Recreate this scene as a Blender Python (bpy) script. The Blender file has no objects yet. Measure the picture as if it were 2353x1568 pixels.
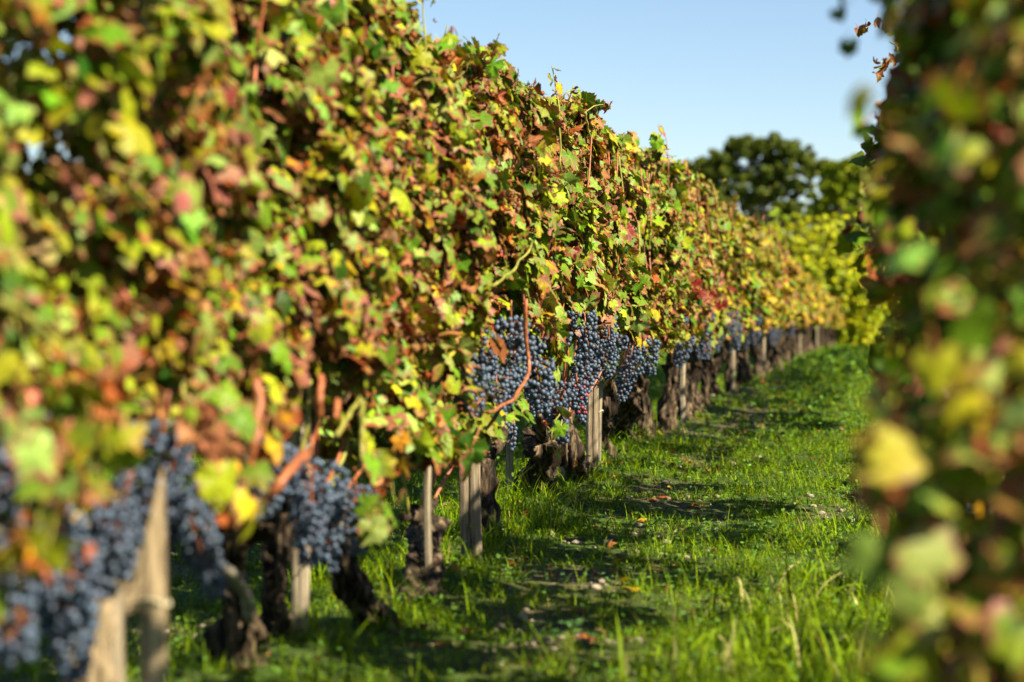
import bpy, math, random
import numpy as np

# ------------------------------------------------------------------ camera, world, sun, exposure
C = bpy.data.collections.new("vineyard"); bpy.context.scene.collection.children.link(C)
scn = bpy.context.scene
EYE = 0.87
YAW, PITCH = math.radians(9.24), math.radians(-1.28)
cd = bpy.data.cameras.new("camera"); cam = bpy.data.objects.new("camera", cd); C.objects.link(cam)
cam.location = (0, 0, EYE); cam.rotation_euler = (math.pi/2 + PITCH, 0, YAW)
cd.lens = 85; cd.sensor_width = 36; cd.clip_start = 0.05; cd.clip_end = 3000
cd.dof.use_dof = True; cd.dof.focus_distance = 9.4; cd.dof.aperture_fstop = 3.0; cd.dof.aperture_blades = 0
scn.camera = cam
SUN_EL, SUN_AZ = math.radians(41), math.radians(120)      # azimuth clockwise from +Y: behind the camera, to the right
w = bpy.data.worlds.new("World"); scn.world = w; w.use_nodes = True
nt = w.node_tree; bg = nt.nodes["Background"]; sky = nt.nodes.new("ShaderNodeTexSky")
sky.sky_type = 'NISHITA'; sky.sun_disc = False; sky.sun_elevation = SUN_EL; sky.sun_rotation = SUN_AZ
sky.altitude = 0; sky.air_density = 0.8; sky.dust_density = 0.1; sky.ozone_density = 2.2
nt.links.new(sky.outputs[0], bg.inputs[0]); bg.inputs[1].default_value = 0.050
sl = bpy.data.lights.new("sun", 'SUN'); so = bpy.data.objects.new("sun", sl); C.objects.link(so)
sl.energy = 5.0; sl.angle = math.radians(0.5); sl.color = (1.0, 0.88, 0.66)
so.rotation_euler = (math.pi/2 - SUN_EL, 0, math.pi - SUN_AZ)
vs = scn.view_settings; vs.view_transform = 'Standard'; vs.look = 'None'; vs.gamma = 1; vs.exposure = 1.48
scn.cycles.use_denoising = True
scn.cycles.max_bounces = 3; scn.cycles.transmission_bounces = 2; scn.cycles.diffuse_bounces = 1

rng = np.random.default_rng(11); random.seed(5)

# ------------------------------------------------------------------ small tools
def F(v): return np.asarray(v, dtype=np.float64)
def nrm(v): return v/np.maximum(np.linalg.norm(v, axis=-1, keepdims=True), 1e-9)
FPX = 85/36*2353
def ray(px, py):
    a = (px-1176.5)/FPX; b = -(py-784)/FPX
    d = F([a, 1.0, b])
    c, s = math.cos(PITCH), math.sin(PITCH)
    d = F([d[0], d[1]*c - d[2]*s, d[1]*s + d[2]*c])
    c, s = math.cos(YAW), math.sin(YAW)
    return F([d[0]*c - d[1]*s, d[0]*s + d[1]*c, d[2]])
def on_x(px, py, X):                    # estimate a real position: the point of a sight line in the row's plane
    d = ray(px, py); t = X/d[0]; return F([X, d[1]*t, EYE + d[2]*t])
def on_ground(px, py):
    d = ray(px, py); t = -EYE/d[2]; return F([d[0]*t, d[1]*t, 0.0])

def sinnoise(x, y, z=0.0, f=1.0, seed=0, octs=3):
    r = np.random.default_rng(seed); o = 0; amp = 1; tot = 0
    for k in range(octs):
        for j in range(3):
            d = r.normal(size=3); d /= np.linalg.norm(d); p = r.uniform(0, 6.28)
            o = o + amp*np.sin((x*d[0] + y*d[1] + z*d[2])*f*6.28*r.uniform(.7, 1.3) + p)
        tot += amp*3; f *= 2.1; amp *= .55
    return o/tot*1.7

def base_z(y):
    return np.interp(y, [-50, 22, 30, 38, 46, 60, 90, 200, 3000], [0, 0, -.05, -.16, -.28, -.42, -.6, -.8, -.8])
def ground_z(x, y):
    x = F(x); y = F(y)
    near = np.clip((90-y)/60, 0, 1)
    ridge = .035*np.exp(-((x+1.42)/.28)**2) + .03*np.exp(-((x-.28)/.28)**2)
    return base_z(y) + near*(.018*sinnoise(x, y, 0, .9, 3) + .006*sinnoise(x, y, 0, 5, 4) + ridge)

def mesh(name, v, faces, smooth=False, attrs=None, mats=(), fmat=None):
    """faces: list of int arrays, each (n, k)."""
    me = bpy.data.meshes.new(name)
    v = np.asarray(v, dtype=np.float32)
    faces = [np.asarray(f, dtype=np.int32) for f in faces if len(f)]
    me.vertices.add(len(v)); me.vertices.foreach_set("co", v.ravel())
    idx = np.concatenate([f.ravel() for f in faces]); cnt = np.concatenate([np.full(len(f), f.shape[1]) for f in faces])
    me.loops.add(len(idx)); me.loops.foreach_set("vertex_index", idx.astype(np.int32))
    st = np.concatenate([[0], np.cumsum(cnt)[:-1]]).astype(np.int32)
    me.polygons.add(len(cnt)); me.polygons.foreach_set("loop_start", st)
    me.update(calc_edges=True)
    if smooth: me.polygons.foreach_set("use_smooth", np.ones(len(cnt), dtype=bool))
    if fmat is not None: me.polygons.foreach_set("material_index", np.asarray(fmat, dtype=np.int32))
    for k, (typ, arr) in (attrs or {}).items():
        a = me.attributes.new(k, typ, 'POINT')
        a.data.foreach_set("color" if typ == 'FLOAT_COLOR' else "vector" if typ == 'FLOAT_VECTOR' else "value", np.asarray(arr, dtype=np.float32).ravel())
    for m in mats: me.materials.append(m)
    me.validate()
    return me
def link(name, me, parent=None, loc=None, rot=None):
    o = bpy.data.objects.new(name, me); C.objects.link(o)
    if parent is not None: o.parent = parent
    if loc is not None: o.location = loc
    if rot is not None: o.rotation_euler = rot
    return o
def tag(o, label=None, cat=None, group=None, kind=None):
    for k, v in (("label", label), ("category", cat), ("group", group), ("kind", kind)):
        if v: o[k] = v
    return o
def thing(name, loc, label, cat, group=None, rz=0):
    o = bpy.data.objects.new(name, None); C.objects.link(o); o.location = loc; o.rotation_euler[2] = rz
    o.empty_display_size = .05
    return tag(o, label, cat, group)

class Geo:                              # collects pieces into one mesh
    def __init__(s): s.v = []; s.f = {}; s.n = 0; s.a = {}
    def add(s, v, faces, **attrs):
        v = F(v); s.v.append(v)
        for f in faces:
            f = np.asarray(f, dtype=np.int64)
            if len(f): s.f.setdefault(f.shape[1], []).append(f + s.n)
        for k, a in attrs.items(): s.a.setdefault(k, []).append(a)
        s.n += len(v)
    def mesh(s, name, types=None, **kw):
        at = {k: (types[k], np.concatenate(a)) for k, a in s.a.items()} if types else None
        return mesh(name, np.concatenate(s.v), [np.concatenate(x) for x in s.f.values()], attrs=at, **kw)

def tube(pts, rad, seg=8, cap=True, knob=None):
    pts = F(pts); n = len(pts); rad = np.broadcast_to(F(rad), (n,)) if np.ndim(rad) <= 1 else rad
    t = nrm(np.gradient(pts, axis=0)); ref = F([1, .13, .05]) if abs(t[:, 0]).mean() < .8 else F([0, .1, 1])
    u = nrm(np.cross(t, ref)); v_ = np.cross(t, u)
    th = np.arange(seg)/seg*2*np.pi
    R = rad[:, None]*np.ones(seg)[None]
    if knob is not None: R = R*knob(np.arange(n)[:, None]/(n-1), th[None], pts)
    V = pts[:, None] + u[:, None]*(np.cos(th)[None, :, None]*R[..., None]) + v_[:, None]*(np.sin(th)[None, :, None]*R[..., None])
    V = V.reshape(-1, 3)
    i = np.arange(n-1)[:, None]*seg; j = np.arange(seg)[None]; j2 = (j+1) % seg
    q = np.stack([i+j, i+j2, i+seg+j2, i+seg+j], -1).reshape(-1, 4)
    tri = []
    if cap:
        V = np.concatenate([V, [pts[0]], [pts[-1]]]); a = n*seg
        jj = np.arange(seg); k2 = (jj+1) % seg
        tri = np.concatenate([np.stack([k2, jj, np.full(seg, a)], -1), np.stack([(n-1)*seg+jj, (n-1)*seg+k2, np.full(seg, a+1)], -1)])
    return V, [q, tri] if cap else [q]

def spline(P, n):
    P = F(P); d = np.concatenate([[0], np.cumsum(np.linalg.norm(np.diff(P, axis=0), axis=1))]); d /= d[-1]
    s = np.linspace(0, 1, n); out = np.stack([np.interp(s, d, P[:, k]) for k in range(3)], -1)
    for _ in range(max(1, n//max(len(P), 1)//1)):
        out[1:-1] = (out[:-2] + 2*out[1:-1] + out[2:])/4
    return out

# ------------------------------------------------------------------ materials
def newmat(name):
    m = bpy.data.materials.new(name); m.use_nodes = True
    nt = m.node_tree; nt.nodes.clear(); out = nt.nodes.new("ShaderNodeOutputMaterial")
    def N(t, **kw):
        n = nt.nodes.new("ShaderNode"+t)
        for k, v in kw.items():
            if hasattr(n, k) and not k.startswith("i_"): setattr(n, k, v)
            else:
                key = k[2:] if k.startswith("i_") else k
                n.inputs[key if not key.isdigit() else int(key)].default_value = v
        return n
    L = nt.links.new
    return m, nt, out, N, L
def ramp(N, L, src, stops, interp='LINEAR'):
    r = N("ValToRGB"); e = r.color_ramp; e.interpolation = interp
    while len(e.elements) < len(stops): e.elements.new(.5)
    for el, (p, c) in zip(e.elements, stops): el.position = p; el.color = (*c, 1) if len(c) == 3 else c
    L(src, r.inputs[0]); return r.outputs[0]
def mixc(N, L, fac, a, b, mode='MIX'):
    m = N("Mix", data_type='RGBA', blend_type=mode)
    for s, v in ((m.inputs[0], fac), (m.inputs[6], a), (m.inputs[7], b)):
        if hasattr(v, 'is_output') or hasattr(v, 'links'): L(v, s)
        else: s.default_value = v if not isinstance(v, tuple) or len(v) == 4 else (*v, 1)
    return m.outputs[2]
def math_(N, L, op, a, b=None, clamp=False):
    m = N("Math", operation=op, use_clamp=clamp)
    for i, v in ((0, a), (1, b)):
        if v is None: continue
        if hasattr(v, 'links'): L(v, m.inputs[i])
        else: m.inputs[i].default_value = v
    return m.outputs[0]

def leaf_material(name, transl=.17, veins=True, blotch=True, spec=.2):
    m, nt, out, N, L = newmat(name)
    col = N("Attribute", attribute_name="leafcol"); lp = N("Attribute", attribute_name="lp")
    sep = N("SeparateXYZ"); L(lp.outputs["Vector"], sep.inputs[0])
    x, y, r = sep.outputs
    c = col.outputs["Color"]
    if blotch:
        no = N("TexNoise", i_Scale=55.0, i_Detail=3.0); g = N("NewGeometry"); L(g.outputs["Position"], no.inputs["Vector"])
        dry = col.outputs["Alpha"]
        # browning creeps in from the leaf margin
        e = math_(N, L, 'ADD', math_(N, L, 'MULTIPLY', r, .75), math_(N, L, 'MULTIPLY', no.outputs[0], .9))
        e = math_(N, L, 'ADD', e, math_(N, L, 'MULTIPLY', dry, .55))
        mr = N("MapRange", interpolation_type='SMOOTHSTEP'); L(e, mr.inputs[0]); mr.inputs[1].default_value = 1.22; mr.inputs[2].default_value = 1.46
        no2 = N("TexNoise", i_Scale=9.0, i_Detail=1.0); L(g.outputs["Position"], no2.inputs["Vector"])
        bc = ramp(N, L, no2.outputs[0], [(.35, (.23, .06, .018)), (.5, (.20, .08, .04)), (.62, (.28, .10, .075)), (.75, (.11, .04, .018))])
        c = mixc(N, L, mr.outputs[0], c, bc)
        no3 = N("TexNoise", i_Scale=160.0, i_Detail=2.0); L(g.outputs["Position"], no3.inputs["Vector"])
        c = mixc(N, L, 1.0, c, ramp(N, L, no3.outputs[0], [(.3, (.72, .74, .7)), (.7, (1.25, 1.22, 1.2))]), 'MULTIPLY')
    if veins:
        ax = math_(N, L, 'ABSOLUTE', x); dmin = None
        for a in (90, 38, -12):
            ca, sa = math.cos(math.radians(a)), math.sin(math.radians(a))
            d = math_(N, L, 'ABSOLUTE', math_(N, L, 'SUBTRACT', math_(N, L, 'MULTIPLY', ax, sa), math_(N, L, 'MULTIPLY', y, ca)))
            al = math_(N, L, 'ADD', math_(N, L, 'MULTIPLY', ax, ca), math_(N, L, 'MULTIPLY', y, sa))
            d = math_(N, L, 'ADD', d, math_(N, L, 'MULTIPLY', math_(N, L, 'LESS_THAN', al, 0.0), 1.0))
            dmin = d if dmin is None else math_(N, L, 'MINIMUM', dmin, d)
        vm = N("MapRange"); L(dmin, vm.inputs[0]); vm.inputs[1].default_value = .012; vm.inputs[2].default_value = .045
        vm.inputs[3].default_value = .5; vm.inputs[4].default_value = 0
        c = mixc(N, L, vm.outputs[0], c, mixc(N, L, 1.0, c, (1.9, 1.75, 2.0, 1), 'MULTIPLY'))
    p = N("BsdfPrincipled"); L(c, p.inputs["Base Color"]); p.inputs["Roughness"].default_value = .5
    p.inputs["Specular IOR Level"].default_value = spec
    t = N("BsdfTranslucent")
    tc = mixc(N, L, 1.0, c, (1.15, 1.1, .45, 1), 'MULTIPLY'); L(tc, t.inputs[0])
    mx = N("MixShader", i_0=transl); L(p.outputs[0], mx.inputs[1]); L(t.outputs[0], mx.inputs[2]); L(mx.outputs[0], out.inputs[0])
    return m
M_LEAF = leaf_material("vine_leaf"); M_LEAF_FAR = leaf_material("vine_leaf_far", veins=False)
M_TREE = leaf_material("tree_leaf", .25, False, False)
M_GRASS = leaf_material("grass_blade", .30, False, False, .05)

def bark_material(name, stops, scale=(42, 42, 6), bump=1.0, rough=.85, distort=.6):
    m, nt, out, N, L = newmat(name)
    tc = N("TexCoord"); mp = N("Mapping"); mp.inputs["Scale"].default_value = scale; L(tc.outputs["Object"], mp.inputs[0])
    no = N("TexNoise", i_Scale=1.0, i_Detail=6.0, i_Roughness=.62, i_Distortion=distort); L(mp.outputs[0], no.inputs["Vector"])
    no2 = N("TexNoise", i_Scale=7.0, i_Detail=2.0); L(tc.outputs["Object"], no2.inputs["Vector"])
    c = ramp(N, L, no.outputs[0], stops)
    c = mixc(N, L, .55, c, ramp(N, L, no2.outputs[0], [(.3, (.6, .6, .58)), (.7, (1.4, 1.38, 1.3))]), 'MULTIPLY')
    p = N("BsdfPrincipled"); L(c, p.inputs["Base Color"]); p.inputs["Roughness"].default_value = rough; p.inputs["Specular IOR Level"].default_value = .2
    b = N("Bump"); b.inputs["Strength"].default_value = bump; b.inputs["Distance"].default_value = .012; L(no.outputs[0], b.inputs["Height"]); L(b.outputs[0], p.inputs["Normal"])
    L(p.outputs[0], out.inputs[0]); return m
M_BARK = bark_material("vine_bark", [(.38, (.006, .004, .003)), (.50, (.030, .020, .012)), (.59, (.10, .07, .042)), (.76, (.30, .22, .14))])
M_STAKE = bark_material("stake_wood", [(.34, (.05, .038, .026)), (.46, (.20, .155, .105)), (.72, (.40, .33, .235))], scale=(80, 80, 2.5), bump=1.0)
M_PALE = bark_material('pale_split_wood', [(.34, (.05, .036, .02)), (.47, (.26, .20, .12)), (.72, (.48, .38, .24))], scale=(60, 60, 3), bump=1.0)
M_OLDSTAKE = bark_material("old_stake_wood", [(.30, (.07, .06, .045)), (.5, (.24, .20, .14)), (.7, (.42, .36, .26))], scale=(70, 70, 3), bump=.8)
M_TRUNK = bark_material("tree_bark", [(.3, (.05, .04, .03)), (.7, (.16, .13, .10))], scale=(6, 6, 1), bump=.5)
def plain(name, col, rough=.6, var=.35, scale=60, bump=.0, metal=0):
    m, nt, out, N, L = newmat(name)
    tc = N("TexCoord"); no = N("TexNoise", i_Scale=float(scale), i_Detail=4.0); L(tc.outputs["Object"], no.inputs["Vector"])
    a = tuple(x*(1-var) for x in col); b = tuple(min(1, x*(1+var)) for x in col)
    c = ramp(N, L, no.outputs[0], [(.3, a), (.7, b)])
    p = N("BsdfPrincipled"); L(c, p.inputs["Base Color"]); p.inputs["Roughness"].default_value = rough; p.inputs["Metallic"].default_value = metal
    if bump:
        bb = N("Bump"); bb.inputs["Strength"].default_value = bump; bb.inputs["Distance"].default_value = .01; L(no.outputs[0], bb.inputs["Height"]); L(bb.outputs[0], p.inputs["Normal"])
    L(p.outputs[0], out.inputs[0]); return m
M_CANE = plain("ripe_cane", (.32, .10, .035), .5, .45, 45, .4)
M_GREENCANE = plain("green_cane", (.26, .25, .04), .5, .3, 30)
M_OLDCANE = plain("grey_cane", (.30, .27, .20), .7, .4, 40, .4)
M_TIE = plain("tie", (.50, .46, .30), .7, .2, 50)
M_WIRE = plain("galvanised_wire", (.35, .35, .34), .4, .2, 90, metal=.8)
M_STONE = plain("pebble", (.26, .215, .15), .85, .35, 40, .5)
M_GBARE = plain("dried_stalk", (.12, .05, .02), .8, .3, 50)

def berry_material():
    m, nt, out, N, L = newmat("grape_berry")
    a = N("Attribute", attribute_name="tint"); tc = N("TexCoord")
    no = N("TexNoise", i_Scale=75.0, i_Detail=3.0); L(tc.outputs["Object"], no.inputs["Vector"])
    bloom = ramp(N, L, no.outputs[0], [(.36, (.35,)*3), (.62, (1,)*3)])
    c = mixc(N, L, bloom, mixc(N, L, 1.0, a.outputs["Color"], (.42, .38, .42, 1), 'MULTIPLY'), a.outputs["Color"])
    p = N("BsdfPrincipled"); L(c, p.inputs["Base Color"]); p.inputs["Roughness"].default_value = .48; p.inputs["Specular IOR Level"].default_value = .45
    L(p.outputs[0], out.inputs[0]); return m
M_BERRY = berry_material()

def ground_material():
    m, nt, out, N, L = newmat("vineyard_soil")
    g = N("NewGeometry"); pos = g.outputs["Position"]
    def nz(s, d=4.0):
        n = N("TexNoise", i_Scale=float(s), i_Detail=float(d)); L(pos, n.inputs["Vector"]); return n.outputs[0]
    soil = ramp(N, L, nz(28), [(.3, (.045, .030, .018)), (.5, (.11, .078, .05)), (.72, (.22, .165, .11))])
    moss = ramp(N, L, nz(45), [(.3, (.02, .035, .006)), (.7, (.06, .11, .015))])
    at = N("Attribute", attribute_name="bare")
    f = math_(N, L, 'ADD', at.outputs["Fac"], math_(N, L, 'MULTIPLY', math_(N, L, 'SUBTRACT', nz(7, 3), .5), .9), True)
    c = mixc(N, L, f, moss, soil)
    sx = N("SeparateXYZ"); L(pos, sx.inputs[0])
    far = N("MapRange"); L(sx.outputs[1], far.inputs[0]); far.inputs[1].default_value = 35; far.inputs[2].default_value = 60
    c = mixc(N, L, far.outputs[0], c, ramp(N, L, nz(1.2), [(.3, (.07, .11, .02)), (.7, (.14, .18, .04))]))
    p = N("BsdfPrincipled"); L(c, p.inputs["Base Color"]); p.inputs["Roughness"].default_value = .95; p.inputs["Specular IOR Level"].default_value = .15
    b = N("Bump"); b.inputs["Strength"].default_value = .7; b.inputs["Distance"].default_value = .02; L(nz(40, 5), b.inputs["Height"]); L(b.outputs[0], p.inputs["Normal"])
    L(p.outputs[0], out.inputs[0]); return m
M_GROUND = ground_material()

# ------------------------------------------------------------------ ground
BARE = []                               # (x, y, rx, ry, strength) of thin-grass patches along the wheel track
for px, py, rx, ry, s in ((1370, 1330, .22, .55, 1.0), (1500, 1145, .22, .8, 1.0), (1600, 1190, .16, .3, .6), (1270, 1415, .24, .3, 1.0), (1640, 1050, .18, .8, .7), (1560, 1010, .3, 1.0, .7),
                          (1180, 1520, .2, .25, .7), (1700, 960, .2, 2.2, .8), (1430, 1240, .25, .45, .5), (1750, 900, .25, 3, .6), (1900, 1180, .1, .5, .6), (1340, 1470, .16, .2, .5),
                          (100, 1470, .25, .5, 1.0), (370, 1300, .25, .6, .7)):
    p = on_ground(px, py); BARE.append((p[0], p[1], rx, ry, s))
def bare(x, y):
    b = np.zeros(np.broadcast(x, y).shape)
    for (a, c, rx, ry, s) in BARE: b = np.maximum(b, s*np.exp(-((x-a)/rx)**2 - ((y-c)/ry)**2))
    n = sinnoise(x, y, 0, 1.6, 21)
    return np.clip(b*(.72 + .6*n) + .3*np.clip(n-.55, 0, 1), 0, 1)
xs = np.unique(np.concatenate([np.linspace(-400, -6, 22), np.arange(-6, 3.01, .075), np.linspace(3, 400, 22)]))
ys = np.unique(np.concatenate([np.linspace(-60, -2, 8), np.arange(-2, 16, .09), np.arange(16, 40, .25), np.arange(40, 100, 2.0), np.linspace(100, 1500, 26)]))
X, Y = np.meshgrid(xs, ys)
Z = ground_z(X, Y); nx, ny = len(xs), len(ys)
i = np.arange(ny-1)[:, None]*nx + np.arange(nx-1)[None]
q = np.stack([i, i+1, i+nx+1, i+nx], -1).reshape(-1, 4)
me = mesh("ground", np.stack([X, Y, Z], -1).reshape(-1, 3), [q], True, {"bare": ('FLOAT', bare(X, Y).ravel())}, [M_GROUND])
tag(link("ground", me), kind="structure")

# ------------------------------------------------------------------ grass and small herbs
def grass(name, ns, region, dens, hmean, wid, label, seed, hvar=.5, tall=None, green=None, lean=1.0):
    """blades as bent tapered ribbons; ns = segments along the blade"""
    r = np.random.default_rng(seed)
    x0, x1, y0, y1 = region; n = int((x1-x0)*(y1-y0)*dens)
    per = 9; nc_ = n//per                                            # blades grow in little tussocks
    cx_ = r.uniform(x0, x1, nc_); cy_ = r.uniform(y0, y1, nc_); own = np.repeat(np.arange(nc_), per); n = len(own)
    ox, oy = r.normal(size=n)*(.008+wid*1.2), r.normal(size=n)*(.008+wid*1.2); x, y = cx_[own]+ox, cy_[own]+oy
    hc_ = np.exp(r.normal(size=nc_)*.38)[own]; lc_ = (r.uniform(.35, 1.5, nc_))[own]; cc_ = (r.uniform(.7, 1.35, nc_))[own]
    # keep what the lens or a step to the side can see
    keep = (x > -.50*y - 1.2)
    cl = sinnoise(x, y, 0, 2.3, 31); cl2 = sinnoise(x, y, 0, .7, 37)
    pk = np.clip(.60 + .55*cl, .10, 1)*(1 - .93*np.clip(bare(x, y)*1.25, 0, 1))
    pk *= 1 - .55*np.exp(-((x+1.40)/.12)**2)
    keep &= r.uniform(size=n) < pk
    x, y, cl, cl2, ox, oy, hc_, lc_, cc_ = (q_[keep] for q_ in (x, y, cl, cl2, ox, oy, hc_, lc_, cc_)); n = len(x)
    h = hmean*.74*np.clip(1 + hvar*r.normal(size=n), .35, 2.4)*hc_*(1 + .45*cl)*(1 + .3*cl2)
    wd = wid*r.uniform(.6, 1.3, n)
    if tall is not None: h = h*tall(x, y); wd = wd*np.clip(tall(x, y)**.45, 1, 2)
    ang = np.arctan2(oy, ox) + r.normal(size=n)*.7; dirv = np.stack([np.cos(ang), np.sin(ang), 0*ang], -1); side = np.stack([-np.sin(ang), np.cos(ang), 0*ang], -1)
    ben = (np.abs(r.normal(size=n))*.6 + .35)*lean*lc_; z0 = ground_z(x, y) - .004
    P0 = np.stack([x, y, z0], -1)
    V = []; R = []
    for k in range(ns+1):
        t = k/ns; a = ben*t
        a = np.minimum(a*1.1, 2.0); hor = h*t*np.sin(a)*.95 + h*t*.18; ver = h*t*np.maximum(np.cos(a*.9), .12)
        c = P0 + dirv*hor[:, None] + F([0, 0, 1])*ver[:, None]
        if k < ns:
            ww = wd*(1-.55*t)/2; V += [c - side*ww[:, None], c + side*ww[:, None]]
        else: V += [c]
    V = np.stack(V, 1); nv = V.shape[1]; b = np.arange(n)[:, None]*nv
    quads = [b + np.array([[2*k, 2*k+1, 2*k+3, 2*k+2]]) for k in range(ns-1)]
    tris = b + np.array([[2*ns-2, 2*ns-1, 2*ns]])
    pal = F(green or [(.120, .215, .002), (.170, .270, .003), (.235, .335, .004), (.045, .100, .002), (.19, .21, .012), (.24, .19, .05)])
    k = r.choice(len(pal), n, p=[.28, .30, .17, .14, .08, .03]); c = pal[k]*r.uniform(.75, 1.25, (n, 1))*cc_[:, None]*(1 + .18*cl2[:, None])
    c = np.concatenate([np.clip(c, 0, 1), np.zeros((n, 1))], -1)
    V = V.reshape(-1, 3); c = np.repeat(c, nv, axis=0)
    # small rounded herb leaves among the blades
    g = Geo(); g.add(V, [np.concatenate(quads)] if quads else [], leafcol=c); g.f.setdefault(3, []).append(tris)
    m = int(n*.22); j = r.choice(n, m, replace=False); ctr = P0[j] + np.stack([0*h[j], 0*h[j], h[j]*r.uniform(.3, .8, m)], -1)
    s = wid*r.uniform(1.4, 3.0, m); u = nrm(r.normal(size=(m, 3))*F([1, 1, .45])); vv = nrm(np.cross(u, nrm(r.normal(size=(m, 3))*.5 + F([0, 0, 1]))))
    th = np.arange(6)/6*2*np.pi
    hv = ctr[:, None] + u[:, None]*(np.cos(th)*1.3)[None, :, None]*s[:, None, None] + vv[:, None]*(np.sin(th)*.8)[None, :, None]*s[:, None, None]
    hc = np.concatenate([F([.09, .19, .03])*r.uniform(.7, 1.6, (m, 1)), np.zeros((m, 1))], -1)
    g.add(hv.reshape(-1, 3), [np.arange(m*6).reshape(m, 6)], leafcol=np.repeat(hc, 6, axis=0))
    o = link(name, g.mesh(name, {"leafcol": 'FLOAT_COLOR'}, mats=[M_GRASS])); return tag(o, label, "grass", kind="stuff")

_t1 = on_ground(1240, 1215); _t2 = on_ground(1850, 1480)
def tallf(x, y):
    return 1 + .9*np.exp(-((x-_t1[0]+.05)/.22)**2 - ((y-_t1[1])/.8)**2) + 1.1*np.exp(-((x-_t2[0]-.05)/.30)**2 - ((y-4.9)/.9)**2) + .5*np.exp(-((x+1.45)/.2)**2)
grass("grass", 3, (-4.2, .6, 3.6, 8.2), 9500, .040, .0023, "short bright green grass covering the near part of the lane between the vine rows", 1, tall=tallf)
grass("grass", 3, (-5.2, .6, 8.2, 13.5), 7600, .040, .0027, "short green grass in the middle of the lane beside the grapes in focus", 2, tall=tallf)
grass("grass", 2, (-6.5, .7, 13.5, 24), 2600, .044, .0048, "soft blurred green grass farther along the lane", 3)
grass("grass", 2, (-8, 1.2, 24, 60), 520, .055, .0110, "blurred green grass at the far end of the lane", 4)
def tuft(px, py, n, h, wd, label, seed, name="grass_tuft", spread=.05, lean=1.0):
    r = np.random.default_rng(seed); p = on_ground(px, py); p[2] = ground_z(p[0], p[1]); g = Geo()
    for k in range(n):
        a = r.uniform(0, 6.28); hh = h*r.uniform(.45, 1.15); b = abs(r.normal())*lean + .15; o = F([r.normal()*spread, r.normal()*spread, -.005])
        t = np.linspace(0, 1, 8); d = F([math.cos(a), math.sin(a), 0]); s = F([-math.sin(a), math.cos(a), 0])
        c = o + d*(hh*t*np.sin(b*t**1.1))[:, None] + F([0, 0, 1])*(hh*t*np.cos(b*t*.95))[:, None]
        ww = (wd*r.uniform(.6, 1.2)*(1-t**2.2*.97)/2)[:, None]; V = np.stack([c-s*ww, c+s*ww + F([0, 0, wd*.2])], 1).reshape(-1, 3)
        f = np.array([[2*k_, 2*k_+1, 2*k_+3, 2*k_+2] for k_ in range(7)])
        cc = F([.14, .22, .006]) if r.uniform() > .2 else F([.38, .36, .12]); cc = cc*r.uniform(.7, 1.4)
        g.add(V, [f], leafcol=np.tile(np.append(cc, 0), (len(V), 1)))
    o = link(name, g.mesh(name, {"leafcol": 'FLOAT_COLOR'}, smooth=True, mats=[M_GRASS]), loc=p)
    return tag(o, label, "grass tuft", "tufts of longer grass")
tuft(1270, 1235, 40, .22, .005, "tuft of long pale grass at the foot of the thick trunk under the sharp grapes", 1, lean=.8, spread=.10)
tuft(1195, 1200, 30, .19, .005, "tuft of long grass around the thin weathered stake under the sharp grapes", 2, lean=.7, spread=.08)
tuft(1140, 1290, 26, .22, .006, "tuft of long grass just right of the pale square stake base", 3, spread=.08)
tuft(640, 1650, 10, .28, .008, "blurred tuft of arching grass beside the vine with the grey cane, lower left", 4, lean=1.3, spread=.06)
tuft(760, 1640, 9, .22, .008, "blurred tuft of curled grass just right of the brown stake with the low tie", 5, lean=1.5, spread=.05)
for k, (a, b, lab) in enumerate(((1770, 1420, "upright leaning"), (1860, 1500, "broad bladed"), (1960, 1560, "nearest, thick"), (1990, 1400, "half hidden"), (1720, 1540, "arching"), (2080, 1500, "shaded"), (1900, 1370, "small"), (1560, 1560, "low"))):
    tuft(a, b, 42, .17, .0085, f"{lab} tuft of bright long grass in the near sunny lane by the right row", 20+k, lean=.9, spread=.09)
# creeping clover patch and a small rosette
def clover(px, py, n, rad, size, label, seed, name):
    r = np.random.default_rng(seed); p = on_ground(px, py); p[2] = ground_z(p[0], p[1]); g = Geo()
    for k in range(n):
        c = F([r.normal()*rad*1.6, r.normal()*rad, r.uniform(.012, .05)]); s = size*r.uniform(.6, 1.2); a0 = r.uniform(0, 6.28)
        for j in range(3):
            a = a0 + j*2.09; d = F([math.cos(a), math.sin(a), .25]); sd = F([-math.sin(a), math.cos(a), 0])
            V = np.array([c, c+d*s*.5-sd*s*.38, c+d*s*.95-sd*s*.3, c+d*s*.85, c+d*s*.95+sd*s*.3, c+d*s*.5+sd*s*.38])
            g.add(V, [[[0, 1, 2, 3, 4, 5]]], leafcol=np.tile(np.append(F([.10, .22, .06])*r.uniform(.6, 1.5), 0), (6, 1)))
    return tag(link(name, g.mesh(name, {"leafcol": 'FLOAT_COLOR'}, mats=[M_GRASS]), loc=p), label, "ground herb", kind="stuff")
clover(1610, 1245, 160, .11, .016, "low creeping clover patch in the middle of the grass lane", 3, "clover_patch")
clover(1320, 1490, 14, .03, .028, "pale green clover rosette beside the bare soil near the bottom of the lane", 4, "clover_rosette")
clover(1300, 1355, 60, .14, .014, "dark clover patch left of the stony bare soil", 5, "clover_patch")

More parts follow.
